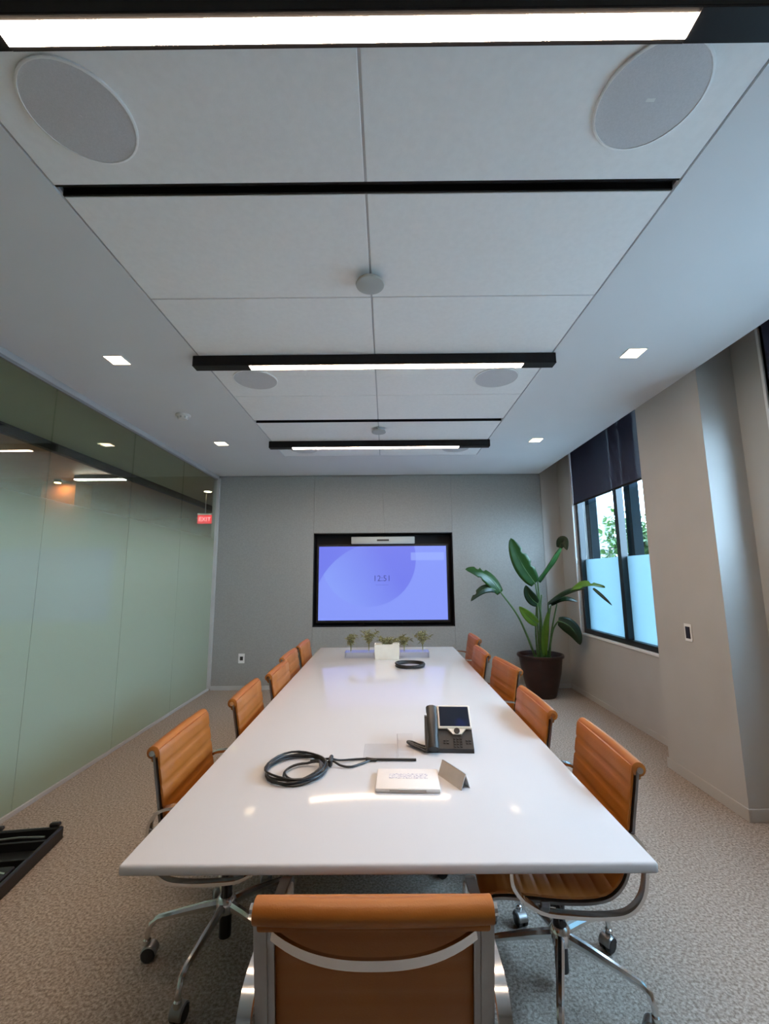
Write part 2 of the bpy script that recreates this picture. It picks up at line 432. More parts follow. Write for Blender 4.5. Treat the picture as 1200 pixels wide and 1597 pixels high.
# right wall: window wall plane, piers, pocket roof
wr = MB()
def wbox(y0, y1, z0, z1): wr.box((XW, y0, z0), (XW+.16, y1, z1))
wbox(YN, W2A, 0, ZP); wbox(W2A, W2B, 0, SILL-.02); wbox(W2B, W1A, 0, ZP); wbox(W1A, W1B, 0, SILL-.02); wbox(W1B, YW+.03, 0, ZP)
wright = struct(wr.build('wall_right', 'paint', smooth=0), 'beige painted window wall with projecting piers', 'wall')
MB().box((XR, P1A, 0), (XW, P1B, ZP)).build('pier', 'paint', wright, 0)
MB().box((XR, YN, 0), (XW, P2B, ZP)).build('pier', 'paint', wright, 0)
MB().box((XR-.03, YN, ZP), (XW+.16, YW+.2, ZP+.05)).build('pocket_roof', 'paint', wright, 0)
MB().box((XR-.03, YN, ZC+.12), (XR-.001, YW+.1, ZP)).build('pocket_face', 'paint', wright, 0)
def base(i, lo, hi, lab):
    struct(MB().box(lo, hi, .002).build('baseboard_'+i, 'paint', smooth=0), lab, 'baseboard')
base('right', (XR-.011, P1A-.011, 0), (XR-.0005, P1B+.011, .075), 'beige baseboard along the pier face by the wall socket')
base('pier', (XR, P1A-.011, 0), (XW-.012, P1A-.0005, .075), 'beige baseboard on the near side of the pier')
base('window', (XW-.011, P1B+.001, 0), (XW-.0005, YW-.012, .060), 'low beige baseboard below the window with the plant')
base('near', (XW-.011, P2B+.001, 0), (XW-.0005, P1A-.012, .075), 'beige baseboard below the window nearest the camera')
struct(MB().box((XL-.1, YN-.1, 0), (XW+.16, YN, ZP)).build('wall_front', 'paint', smooth=0), 'beige wall behind the camera', 'wall')

# windows
def window(nm, ya, yb, mulls, shade_z, labs):
    e = empty(nm, (XW, (ya+yb)/2, SILL)); e['kind'] = 'structure'; e['label'] = labs[0]; e['category'] = 'window'
    def P(name, m, *bx, bev=.002):
        q = MB()
        for lo, hi in bx: q.box(lo, hi, bev)
        o = q.build(name, m, None, 0); o.parent = e; o.matrix_parent_inverse = Matrix.Translation(-Vector(e.location)); return o
    zt = ZP-.02
    # white reveal trim round the opening
    P('white_reveal', 'white_trim', ((XW-.012, ya, SILL-.022), (XW+.10, yb+.02, SILL)), ((XW-.012, yb, SILL), (XW+.10, yb+.02, zt)), ((XW-.012, ya-.02, SILL-.022), (XW+.10, ya, zt)))
    gx = XW+.085
    P('frame_rail', 'frame', ((XW+.03, ya, SILL), (XW+.10, yb, SILL+.055)))
    P('frame_rail', 'frame', ((XW+.03, ya, zt-.055), (XW+.10, yb, zt)))
    P('frame_post', 'frame', ((XW+.03, ya, SILL+.055), (XW+.10, ya+.06, zt-.055)))
    P('frame_post', 'frame', ((XW+.03, yb-.06, SILL+.055), (XW+.10, yb, zt-.055)))
    for mu in mulls: P('mullion', 'frame', ((XW+.025, mu-.035, SILL+.055), (XW+.10, mu+.035, zt-.055)))
    ed = [ya+.03]+mulls+[yb-.03]
    for a, b in zip(ed[:-1], ed[1:]):
        P('frosted_pane', 'win_film', ((gx, a, SILL+.04), (gx+.006, b, 1.69)), bev=0)
        P('clear_pane', 'win_clear', ((gx, a, 1.692), (gx+.006, b, zt-.04)), bev=0)
    # heavier outer frame standing off outside
    ox = XW+.16
    for a, b in ((ya-.02, ya+.10), (yb-.10, yb+.02)): P('outer_post', 'frame2', ((ox, a, SILL-.05), (ox+.10, b, zt)))
    for mu in mulls: P('outer_post', 'frame2', ((ox, mu-.06, SILL-.05), (ox+.10, mu+.06, zt)))
    s = empty('roller_shade', (XW+.008, (ya+yb)/2, shade_z))
    tag(s, labs[1], 'shade')
    def S(name, m, mb):
        o = mb.build(name, m, None, 30); o.parent = s; o.matrix_parent_inverse = Matrix.Translation(-Vector(s.location))
    S('shade_cloth', 'shade', MB().box((XW+.006, ya+.012, shade_z), (XW+.008, yb-.012, ZP-.06)))
    S('hem_bar', 'black', MB().box((XW+.001, ya+.012, shade_z-.018), (XW+.013, yb-.012, shade_z+.004), .003))
    S('shade_roller', 'shade', MB().lathe([(.03, ya+.012), (.03, yb-.012)], 16, (XW+.0, 0, ZP-.055), 'y'))
window('window_1', W1A, W1B, [4.62], 2.42, ('dark framed window behind the potted plant with frosted lower panes', 'dark navy roller shade half lowered above the potted plant'))
window('window_2', W2A, W2B, [1.5], 2.55, ('dark framed window nearest the camera at the right edge', 'dark navy roller shade at the right edge of the photo'))

# glass partition
part = empty('wall_left', (XL, 0, 0)); struct(part, 'floor to ceiling glass partition with frosted gradient film', 'wall')
def PW(name, m, lo, hi, bev=.002, p=part):
    o = MB().box(lo, hi, bev).build(name, m, None, 0); o.parent = p; o.matrix_parent_inverse = Matrix.Translation(-Vector(p.location)); return o
PW('head_channel', 'trim', (XL-.035, YN, ZC-.045), (XL+.012, YW, ZC-.0005))
PW('head_gasket', 'plenum', (XL-.015, YN, ZC-.062), (XL+.004, YW-.01, ZC-.045), 0)
PW('floor_channel', 'trim', (XL-.035, YN, 0), (XL+.012, YW, .03))
PW('end_post', 'trim', (XL-.035, YW-.035, .03), (XL+.036, YW-.0005, ZC-.045))
ys = [5.99, 5.0, 3.985, 2.985, 1.985, .985, -.015, -1.015, -2.015, -3.015, YN]
for a, b in zip(ys[:-1], ys[1:]):
    o = PW('glass_panel', 'part_glass', (XL-.012, b+.002, .025), (XL, a-.002, ZC-.05), 0)
for y in ys[1:-1]:
    PW('joint_strip', 'acrylic', (XL-.012, y-.002, .03), (XL+.001, y+.002, ZC-.05), 0)

# corridor beyond the glass
struct(MB().box((-3.52, YN, ZC-.02), (XL-.04, 10.2, ZC+.1)).build('ceiling_corridor', 'corr_ceil', smooth=0), 'dim green grey corridor ceiling seen through the glass', 'ceiling')
cw = struct(MB().box((XF, YN, ZC-.03), (-3.52, 10.2, ZC+.1)).build('ceiling_beyond', 'corr_wood', smooth=0), 'brown ceiling beyond the corridor seen through the glass', 'ceiling')
MB().box((-3.56, YN, ZC-.11), (-3.50, 10.2, ZC-.015)).build('ceiling_beam', 'black', cw, 0)
struct(MB().box((XF-.1, YN, 0), (XF, 10.2, ZC+.1)).build('wall_corridor', 'corr_wall', smooth=0), 'pale corridor wall far beyond the glass partition', 'wall')
struct(MB().box((XF, 10.2, 0), (XL-.08, 10.3, ZC+.1)).build('wall_corridor_end', 'corr_dark', smooth=0), 'dark end wall of the corridor beyond the glass', 'wall')
struct(MB().box((XF, YN-.1, 0), (XL-.1, YN, ZC+.1)).build('wall_corridor_front', 'corr_wall', smooth=0), 'pale corridor wall behind the camera side', 'wall')
struct(MB().box((XL-.08, YW+.25, 0), (XL+.02, 10.2, ZC+.1)).build('wall_corridor_side', 'corr_wall', smooth=0), 'pale corridor side wall past the meeting room', 'wall')

# ------------------------------------------------------------------ ceiling lights and devices
def light_bar(y, x0, x1, l0, l1, lab):
    e = tag(empty('linear_light', ((x0+x1)/2, y, ZC-.07)), lab, 'light', 'linear ceiling light bars')
    cx = (x0+x1)/2
    MB().box((x0-cx, -.037, .002), (x1-cx, .037, .0695), .004).build('housing', 'black', e, 0)
    MB().box((l0-cx, -.037, -.002), (l1-cx, -.0265, .003)).build('lens_lip', 'black', e, 0)
    MB().box((l0-cx, .0265, -.002), (l1-cx, .037, .003)).build('lens_lip', 'black', e, 0)
    MB().box((x0-cx, -.037, -.002), (l0-cx-.001, .037, .003), .001).build('end_cover', 'black', e, 0)
    MB().box((l1-cx+.001, -.037, -.002), (x1-cx, .037, .003), .001).build('end_cover', 'black', e, 0)
    MB().box((l0-cx, -.026, -.004), (l1-cx, .026, .004), .001).build('diffuser', 'bar_on', e, 0)
light_bar(.895, -1.262, 1.122, -.97, .785, 'large black ceiling light bar at the top edge, nearest the camera')
light_bar(2.665, -1.262, 1.122, -.89, .909, 'middle black ceiling light bar between the two downlight pairs')
light_bar(4.475, -1.252, 1.123, -1.00, .79, 'farthest black ceiling light bar, nearest the end wall')

def downlight(x, y, lab):
    e = tag(empty('downlight', (x, y, ZC)), lab, 'downlight', 'square recessed downlights')
    m = MB(); s = .064
    for lo, hi in (((-s, -s, -.003), (s, -s+.008, 0)), ((-s, s-.008, -.003), (s, s, 0)), ((-s, -s+.008, -.003), (-s+.008, s-.008, 0)), ((s-.008, -s+.008, -.003), (s, s-.008, 0))): m.box(lo, hi)
    m.build('trim_ring', 'white_trim', e, 0)
    MB().box((-s+.008, -s+.008, -.0022), (s-.008, s-.008, -.0004)).build('diffuser', 'down_on', e, 0)
downlight(-1.79, 2.68, 'square downlight on the left, the nearer one on the glass side')
downlight(1.64, 2.65, 'square downlight on the right, the nearer one on the window side')
downlight(-1.79, 4.51, 'square downlight on the left near the end wall, glass side')
downlight(1.63, 4.48, 'square downlight on the right near the end wall, window side')

def speaker(x, y, lab, logo=False):
    e = tag(empty('ceiling_speaker', (x, y, ZC)), lab, 'speaker', 'round ceiling speakers')
    MB().lathe([(.160, -.0002), (.160, -.006), (.156, -.008), (.153, -.008), (.153, -.0002)], 40).build('rim', 'acoustic', e)
    MB().lathe([(.153, -.001), (.153, -.006), (.10, -.0075), (.02, -.008)], 40).build('grille', 'grille', e)
    if logo: MB().box((-.013, -.005, -.0092), (.013, .005, -.0078)).build('badge', 'whitep', e, 0)
    else: MB().lathe([(.005, -.0078), (.005, -.0090)], 10).build('badge', 'grille', e)
speaker(-.95, 1.145, 'large round ceiling speaker at the upper left, nearest the camera')
speaker(.82, 1.115, 'large round ceiling speaker at the upper right with a bright badge', True)
speaker(-.955, 2.985, 'round ceiling speaker behind the middle light bar, left side')
speaker(.822, 2.985, 'round ceiling speaker behind the middle light bar, right side')
speaker(-.93, 4.74, 'round ceiling speaker behind the farthest light bar, left side')
speaker(.80, 4.74, 'round ceiling speaker behind the farthest light bar, right side')

def mic(x, y, lab):
    e = tag(empty('ceiling_microphone', (x, y, ZC-.045)), lab, 'microphone', 'disc ceiling microphones')
    MB().lathe([(.02, .0445), (.02, .018)], 16).build('mount', 'greyp', e)
    MB().lathe([(.055, .018), (.066, .014), (.070, .006), (.068, 0), (.060, -.003), (.01, -.003)], 36).build('disc', 'greyp', e)
mic(-.068, 1.90, 'round grey ceiling microphone disc in front of the middle light bar')
mic(-.064, 4.06, 'small round grey ceiling microphone disc by the far black slot')

e = tag(empty('smoke_detector', (-1.81, 3.667, ZC)), 'white round smoke detector on the ceiling between left downlights', 'detector')
MB().lathe([(.062, -.0004), (.062, -.012), (.056, -.018)], 28).build('base_plate', 'whitep', e)
MB().lathe([(.045, -.018), (.045, -.030), (.036, -.042), (.01, -.046)], 28).build('sensor_dome', 'whitep', e)
for k in range(8):
    a = k*PI/4
    MB().box((-.006, -.002, -.036), (.006, .002, -.022), 0, 1, Matrix.Rotation(a, 4, 'Z') @ Matrix.Translation((.044, 0, 0)) @ Matrix.Rotation(PI/2, 4, 'Z')).build('vent_slat', 'greyp', e, 0)

# corridor lights
def corr_bar(x0, x1, y, lab):
    e = tag(empty('corridor_light', ((x0+x1)/2, y, ZC-.09)), lab, 'light'); h = (x1-x0)/2
    MB().box((-h, -.04, .004), (h, .04, .059), .003).build('housing', 'black', e, 0)
    MB().box((-h, -.035, -.004), (h, .035, .004), .001).build('diffuser', 'corr_on', e, 0)
corr_bar(-4.30, -3.62, 5.80, 'bright light bar seen through the upper glass partition')
corr_bar(-6.4, -5.0, 2.2, 'unseen light bar added in the corridor at the near end')  # added out of view to light the frosted film from behind
corr_bar(-6.6, -5.2, 4.0, 'second unseen light bar added in the corridor')  # another added bar, kept out of sight, for light on the film
e = tag(empty('corridor_downlight', (-2.98, 7.04, ZC-.02)), 'small lit downlight in the corridor above the exit sign', 'downlight')
MB().lathe([(.075, -.0004), (.075, -.004), (.06, -.004)], 20).build('trim_ring', 'white_trim', e)
MB().lathe([(.058, -.003), (.058, -.0052)], 20).build('diffuser', 'down_on', e)
struct(MB().box((-5.05, 6.15, 0), (-4.55, 6.5, ZC-.03)).build('added_column', 'corr_wood', smooth=0), 'added brown column catching warm light beyond the glass partition', 'column')  # column added as a surface for the orange glow
e = tag(empty('added_spotlight', (-4.72, 6.02, ZC-.03)), 'small added spotlight for the warm glow on the brown column', 'spotlight')  # lamp added to make the orange glow on the column
MB().lathe([(.045, -.0004), (.045, -.05), (.038, -.05)], 16).build('housing', 'black', e)
MB().lathe([(.036, -.045), (.036, -.052)], 16).build('lens', 'warm_on', e)
# exit sign
e = tag(empty('exit_sign', (-3.07, 7.2, 2.40)), 'red lit EXIT sign hanging in the corridor behind the glass', 'sign')
MB().box((-.125, -.012, -.0), (.125, .012, .145), .004).build('panel', 'exit_on', e, 0)
MB().box((-.13, -.016, .145), (.13, .016, .175), .003).build('canopy', 'alub', e, 0)
MB().tube([(0, 0, .175), (0, 0, ZC-.02-2.40-.0005)], .010, 8).build('hanger', 'alub', e)
t = text_mesh('EXIT', 'lettering', .10, 'exit_letter', e); t.rotation_euler = (PI/2, 0, 0); t.location = (0, -.0135, .072)

# ------------------------------------------------------------------ wall display
tv = tag(empty('wall_display', (-.052, YW+.10, .85)), 'large flat display showing a violet blue clock screen', 'display')
MB().box((-.935, -.04, .012), (.935, .06, 1.10), .004).build('bezel', 'blackp', tv, 0)
sc = MB().box((-.901, -.001, -.511), (.901, .001, .511)).build('screen', 'screen', tv, 0); sc.location = (0, -.0415, .558)
t = text_mesh('12:51', 'clock_digits', .115, 'phone2', tv, .0004); t.rotation_euler = (PI/2, 0, 0); t.location = (-.01, -.0435, .615)
M['digit'] = emit('clock_digit_ink', (.05, .06, .30), .36, (.01, .01, .02)); t.data.materials[0] = M['digit']
MB().box((-.36, .06, .35), (.36, .0995, .75)).build('wall_bracket', 'black', tv, 0)
for x in (-.3, .3): MB().box((x-.03, .0, -.022), (x+.03, .06, .013)).build('foot', 'black', tv, 0)
vb = tag(empty('video_bar', (-.045, YW+.05, 1.951)), 'grey conferencing camera bar on top of the wall display', 'camera')
MB().box((-.448, -.045, 0), (.448, .03, .10), .008, 2).build('body', 'greyp', vb)
MB().box((-.085, -.0475, .038), (.085, -.044, .062), .001).build('lens_window', 'blackp', vb, 0)
for x in (-.05, 0, .05): MB().lathe([(.009, -.047), (.007, -.0495)], 12, (x, 0, .05), 'y').build('lens', 'phone2', vb)

# wall plates
def plate(nm, lab, loc, rz, w_, h_, insert):
    e = tag(empty(nm, loc, rz), lab, 'outlet')
    MB().box((-w_/2, -.006, -h_/2), (w_/2, -.0002, h_/2), .002).build('plate', 'white_trim', e, 0)
    MB().box((-insert[0]/2, -.009, -insert[1]/2), (insert[0]/2, -.005, insert[1]/2), .0015).build('socket', 'blackp', e, 0)
plate('wall_outlet', 'white wall outlet low on the grey end wall by the glass', (-1.975, YW, .41), 0, .085, .125, (.042, .05))
plate('data_plate', 'small black data socket on the pier between the windows', (XR, 3.243, 1.075), -PI/2, .075, .125, (.046, .085))

# ------------------------------------------------------------------ conference table
T0, T1, TX0, TX1, TZ = 1.276, 4.83, -.727, .722, .7365
tb = tag(empty('conference_table', (0, (T0+T1)/2, 0)), 'long white glossy conference table down the middle of the room', 'table')
h = (T1-T0)/2
MB().box((TX0, -h, TZ-.028), (TX1, h, TZ), .007, 3).build('tabletop', 'table', tb)
MB().box((-.24, -h+.55, TZ-.055), (.24, h-.55, TZ-.028), .004).build('under_frame', 'table_leg', tb, 0)
for y in (-.35, .95):
    MB().box((-.13, y-.10, .014), (.13, y+.10, TZ-.055), .008).build('pedestal', 'table_leg', tb, 0)
    MB().box((-.19, y-.16, 0), (.19, y+.16, .014), .003).build('foot_plate', 'table_leg', tb, 0)

# ------------------------------------------------------------------ chairs
def make_chair():
    ch = empty('office_chair')
    prof = [(-.263, .853), (-.252, .78), (-.238, .70), (-.225, .62), (-.212, .555), (-.190, .50), (-.150, .462), (-.09, .447), (0, .444), (.10, .450), (.18, .455), (.235, .450), (.262, .428)]
    P = spline(prof, 8)
    P = [(p.x, p.y) for p in [Vector((q[0], q[1])) for q in P]]
    # cut in back (to the crook) and seat
    cut = next(i for i, p in enumerate(P) if p[1] < .475)
    def sling(path, name, nrib):
        n = 6*nrib; L = [0]
        for a, b in zip(path[:-1], path[1:]): L.append(L[-1]+math.hypot(b[0]-a[0], b[1]-a[1]))
        pts = []
        for k in range(n+1):
            s = L[-1]*k/n; i = max(j for j in range(len(L)) if L[j] <= s+1e-9); i = min(i, len(L)-2)
            t = (s-L[i])/(L[i+1]-L[i]); pts.append((path[i][0]*(1-t)+path[i+1][0]*t, path[i][1]*(1-t)+path[i+1][1]*t))
        top, bot = [], []
        for k, p in enumerate(pts):
            a = Vector(pts[max(k-1, 0)]); b = Vector(pts[min(k+1, n)]); d = (b-a).normalized(); nr = Vector((-d.y, d.x))
            ph = (k % 6)/6; bump = .0042*min(1, 2.2*abs(math.sin(PI*ph)))
            top.append(Vector(p)+nr*(.006+bump)); bot.append(Vector(p)-nr*(.006+bump*.6))
        loop = top+bot[::-1]
        xs = [-.236, -.229, -.11, 0, .11, .229, .236]; k_ = [.5, 1, 1, 1, 1, 1, .5]
        rows = []
        for x, kk in zip(xs, k_):
            rows.append([(x, *(q if kk == 1 else q.lerp(loop[len(loop)-1-i], .3))) for i, q in enumerate(loop)])
        return MB().grid(rows, close_v=True, cap=True).build(name, 'leather', ch, 50)
    sling(P[:cut+1], 'backrest', 6); sling(P[cut:], 'seat', 9)
    # leather roll over the top spreader, bowed very slightly
    rr = []
    for k in range(13):
        x = -.236+.472*k/12; rr.append((x, -.281-.008*(1-(x/.236)**2), .842))
    MB().tube([(-.2385, -.281, .842)]+rr+[(.2385, -.281, .842)], [.017]+[.0235]*13+[.017], 14).build('top_roll', 'leather', ch)
    MB().tube([(-.246, -.281, .842), (.246, -.281, .842)], .011, 10).build('top_spreader', 'alu', ch)
    MB().box((-.232, -.290, .806), (.232, -.266, .822), .006, 2).build('leather_hem', 'leather', ch)
    # side rails (T section): flat outer plate following the sling
    for s in (-1, 1):
        m = MB(); R = P[2:]
        Q = []
        for i, p in enumerate(R):
            a = Vector(R[max(i-1, 0)]); b = Vector(R[min(i+1, len(R)-1)]); d = (b-a).normalized()
            Q.append((p[0]+d.y*.0145, p[1]-d.x*.0145))
        m.band(Q, min(s*.200, s*.241), max(s*.200, s*.241), .009)
        m.band([(q[0], q[1]) for q in Q], min(s*.214, s*.226), max(s*.214, s*.226), .017)
        m.build('side_rail', 'alub', ch)
        # arm loop
        A = spline([(.135, .452), (.168, .50), (.165, .575), (.140, .632), (.085, .655), (-.05, .662), (-.175, .664), (-.232, .650), (-.262, .608), (-.262, .54), (-.243, .47), (-.195, .425), (-.12, .412), (-.02, .412), (.07, .420), (.135, .452)], 5)
        A = [(p.x, p.y) for p in A]
        MB().band(A[:-1]+[A[0]], min(s*.246, s*.274), max(s*.246, s*.274), .011).build('armrest', 'alu', ch, 50)
        MB().box((min(s*.230, s*.250), .045, .414), (max(s*.230, s*.250), .075, .438), .003).build('arm_bracket', 'alub', ch, 0)
        MB().box((min(s*.230, s*.250), -.262, .56), (max(s*.230, s*.250), -.222, .585), .003).build('arm_bracket', 'alub', ch, 0)
    # curved brace behind the back, and brace under the seat
    arc = []
    for k in range(25):
        u = -1+2*k/24; arc.append((.205*u, -.270-.055*(1-abs(u)**2.6), .792-.012*(1-u*u)))
    m = MB(); rows = []
    for i, p in enumerate(arc):
        a = Vector(arc[max(i-1, 0)]); b = Vector(arc[min(i+1, 24)]); d = (b-a).normalized(); nr = Vector((-d.y, d.x, 0)).normalized()
        q = Vector(p); z = Vector((0, 0, .009))
        rows.append([q+nr*.004+z, q-nr*.004+z, q-nr*.004-z, q+nr*.004-z])
    m.grid(rows, close_v=True, cap=True).build('back_brace', 'alu', ch, 50)
    MB().tube([(-.23, .03, .418), (-.12, .025, .40), (0, .02, .392), (.12, .025, .40), (.23, .03, .418)], .011, 8).build('seat_brace', 'alu', ch)
    for o in ch.children: o.data.transform(Matrix.Translation((0, .055, 0)))      # the column stands under the rear half of the seat
    # mechanism, lever, column
    MB().box((-.055, -.075, .335), (.055, .10, .392), .012, 2).build('tilt_mechanism', 'blackp', ch)
    MB().tube([(.05, .03, .36), (.13, .04, .352), (.155, .045, .335), (.165, .05, .300)], [.006, .006, .008, .011], 8).build('tilt_lever', 'blackp', ch)
    MB().tube([(-.05, .03, .36), (-.15, .04, .345), (-.19, .045, .335)], [.006, .007, .013], 8).build('height_lever', 'blackp', ch)
    MB().lathe([(.024, .055), (.024, .145), (.026, .145), (.026, .20), (.022, .21), (.022, .335)], 16).build('gas_column', 'blackp', ch)
    MB().lathe([(.03, .14), (.040, .15), (.040, .185), (.032, .20), (.028, .205)], 20).build('hub', 'alu', ch)
    # one leg (points along +x), caster as sub-parts
    leg = MB(); rows = []
    for x, z, hw, hh in ((.028, .172, .016, .017), (.10, .166, .015, .015), (.20, .153, .013, .012), (.262, .143, .012, .011), (.285, .128, .011, .011), (.297, .095, .010, .010), (.299, .072, .009, .009)):
        t = Vector((1, 0, -.13)).normalized() if x < .27 else (Vector((.55, 0, -1)).normalized() if x < .29 else Vector((.08, 0, -1)).normalized())
        up = Vector((0, 1, 0)).cross(t)*-1
        c = Vector((x, 0, z)); row = []
        for k in range(8):
            a = 2*PI*k/8+PI/8; row.append(c+Vector((0, 1, 0))*math.cos(a)*hw*1.08+up*math.sin(a)*hh*1.08)
        rows.append(row)
    l0 = leg.grid(rows, close_v=True, cap=True).build('base_leg', 'alu', ch, 40)
    MB().lathe([(.010, .05), (.014, .055), (.014, .072), (.008, .078)], 12, (.299, 0, 0)).build('caster_stem', 'alu', l0)
    hd = MB()
    rows = []
    for y in (-.024, -.019, .019, .024):
        r = .031 if abs(y) < .02 else .027
        rows.append([(.299-.012+r*math.cos(a), y, .028+r*math.sin(a)) for a in [math.radians(d) for d in range(-5, 190, 15)]])
    hd.grid(rows).build('caster_hood', 'alub', l0)
    wl = MB()
    for s in (-1, 1): wl.lathe([(.018, s*.004), (.027, s*.006), (.027, s*.020), (.022, s*.0235), (.006, s*.0235)], 18, (.287, 0, .027), 'y')
    wl.build('caster_wheel', 'blackp', l0)
    legs = [l0]
    for k in range(4):
        l = l0.copy(); C.objects.link(l); l.parent = ch
        for g in list(l0.children):
            c = g.copy(); C.objects.link(c); c.parent = l
        legs.append(l)
    return ch
proto = make_chair(); first = [True]
def place(x, y, rz, base_deg, lab, grp):
    o = proto if first[0] else dup(proto)
    first[0] = False
    o.location = (x, y, 0); o.rotation_euler = (0, 0, rz); tag(o, lab, 'chair', grp)
    k = 0
    for c in o.children:
        if c.name.startswith('base_leg'):
            c.rotation_euler = (0, 0, math.radians(base_deg+72*k)-rz); k += 1
L, Rr = -PI/2, PI/2
gl, gr = 'leather chairs along the glass side of the table', 'leather chairs along the window side of the table'
place(-.031, 1.190, 0, 20, 'tan leather office chair at the near end of the table, seen from behind', 'chair at the table end')
place(-.672, 1.985, L+.02, 188, 'tan ribbed leather chair nearest the camera on the glass side', gl)
place(-.600, 2.625, L+.03, 270, 'tan ribbed leather chair second from the camera on the glass side', gl)
place(-.560, 3.20, L, 270, 'tan leather chair in the middle of the glass side row', gl)
place(-.610, 3.775, L, 270, 'tan leather chair fourth from the camera on the glass side', gl)
place(-.600, 4.35, L, 270, 'tan leather chair farthest from the camera on the glass side', gl)
place(.640, 1.825, Rr-.05, -40, 'tan ribbed leather chair nearest the camera on the window side', gr)
place(.556, 2.39, Rr, 32, 'tan leather chair tucked deepest under the window side, second from camera', gr)
place(.660, 3.28, Rr+.10, 90, 'tan leather chair turned slightly, third from camera on the window side', gr)
place(.600, 3.88, Rr, 90, 'tan leather chair fourth from the camera on the window side', gr)
place(.710, 4.72, Rr, 90, 'tan leather chair farthest from the camera, nearest the potted plant', gr)

# ------------------------------------------------------------------ things on the table
# desk phone
ph = tag(empty('desk_phone', (.275, 2.085, TZ), math.radians(-3)), 'dark desk phone with cream framed screen on the white table', 'phone')
w2 = .105
MB().poly([(-w2, -.085, 0), (w2, -.085, 0), (w2, .06, 0), (-w2, .06, 0), (-w2, -.085, .018), (w2, -.085, .018), (w2, .03, .115), (-w2, .03, .115), (w2, .05, .115), (-w2, .05, .115)],
          [(0, 1, 2, 3), (0, 1, 5, 4), (4, 5, 6, 7), (7, 6, 8, 9), (9, 8, 2, 3), (1, 2, 8, 6, 5), (0, 4, 7, 9, 3)]).build('body', 'phone', ph, 0)
sl = math.atan2(.097, .115); face = Matrix.Translation((0, -.085, .018)) @ Matrix.Rotation(sl, 4, 'X')
def onface(lo, hi, bev=0): return MB().box(lo, hi, bev, 1, face)
onface((-.046, .085, .002), (w2+.002, .200, .016), .004).build('screen_bezel', 'cream', ph, 0)
# pointed lower lip of the bezel
MB().poly([face @ Vector(p) for p in [(-.006, .087, .003), (.080, .087, .003), (.056, .060, .003), (.018, .060, .003), (-.006, .087, .012), (.080, .087, .012), (.056, .060, .012), (.018, .060, .012)]],
          [(0, 1, 2, 3), (4, 7, 6, 5), (0, 4, 5, 1), (1, 5, 6, 2), (2, 6, 7, 3), (3, 7, 4, 0)]).build('bezel_lip', 'cream', ph, 0)
s_ = onface((-.037, .094, .0155), (.098, .190, .0172)).build('screen', 'phone_screen', ph, 0)
m = MB().lathe([(.013, 0), (.013, .005), (.009, .006), (.009, .004)], 18)
for v in m.bm.verts: v.co = face @ (v.co+Vector((.037, .074, .011)))
m.build('navigation_ring', 'phone2', ph)
key = None
for cx, nx, rws in ((-.014, 2, 2), (.037, 3, 4), (.084, 2, 2)):
    for i in range(nx):
        for j in range(rws):
            x = cx+(i-(nx-1)/2)*.014; y = .044-j*.0115-(0 if rws == 4 else .008)
            if key is None:
                key = onface((-.005, -.0036, .0005), (.005, .0036, .0035), .001).build('key', 'phone2', ph, 0); src = key
                src.location = (face.to_3x3() @ Vector((x, y, 0)))
            else:
                k2 = src.copy(); C.objects.link(k2); k2.parent = ph; k2.location = (face.to_3x3() @ Vector((x, y, 0)))
hs = MB(); rows = []
for t in range(15):
    u = t/14; y = -.012+.198*u; zz = .022+.018*math.sin(PI*u); hw = .023 if .2 < u < .8 else .0255; th = .012 if .22 < u < .78 else .020
    rows.append([face @ Vector((-.072+hw*math.cos(a), y, zz+th*math.sin(a)-(.006 if th > .015 else 0))) for a in [2*PI*k/10 for k in range(10)]])
hs.grid(rows, close_v=True, cap=True).build('handset', 'phone', ph, 60)
cord = spline([(-.085, -.072, .022), (-.105, -.10, .012), (-.125, -.075, .010), (-.165, -.035, .012), (-.185, -.012, .018), (-.165, -.006, .016), (-.13, -.03, .012), (-.105, -.04, .010)], 8)
m = MB().tube(cord, .0055, 8)
m.build('handset_cord', 'cable', ph)
m = MB().tube(spline([(-.185, -.012, .018), (-.16, -.03, .013), (-.12, -.06, .010), (-.09, -.085, .012)], 10), .0075, 8)
m.build('handset_cord', 'cable', ph)

# coiled cable by the acrylic holder
cb = tag(empty('coiled_cable', (-.36, 1.83, TZ)), 'large coil of black cable on the near half of the table', 'cable')
random.seed(3)
pts = []
for k in range(5*24):                             # big turns
    a = 2*PI*k/24+.4; tr = k//24
    rx = .118+.004*math.sin(tr*2.1+a); ry = .125+.006*math.sin(tr*1.3+2*a)
    pts.append((-.002+rx*math.cos(a)*1.0, ry*math.sin(a), .0085+.009*(tr % 3)+.003*math.sin(a*3+tr)))
MB().tube(pts, .0042, 6).build('outer_turns', 'cable', cb)
pts = []
for k in range(2*24+6):
    a = 2*PI*k/24; tr = k//24
    pts.append((.030+(.076-.006*tr)*math.cos(a), -.028+(.082-.008*tr)*math.sin(a), .008+.022*max(0, math.cos(a))+.006*tr))
MB().tube(pts, .0038, 6).build('inner_turns', 'cable', cb)
m = MB().tube(spline([(.085, .085, .012), (.125, .065, .022), (.16, .075, .012), (.22, .096, .007), (.27, .104, .006), (.305, .098, .006), (.312, .085, .006)], 8), .0042, 6); m.build('lead', 'cable', cb)
m = MB().tube(spline([(.10, .03, .012), (.13, .045, .022), (.17, .030, .010), (.21, .028, .006), (.25, .055, .006), (.285, .085, .006), (.312, .085, .006)], 8), .0042, 6); m.build('lead', 'cable', cb)
MB().box((.118, .028, .003), (.134, .085, .032), .005).build('cable_tie', 'cable', cb, 0)
MB().tube([(.268, .098, .0078), (.300, .094, .0070), (.478, .090, .0065)], [.007, .0055, .0055], 8).build('plug_lead', 'cable', cb)
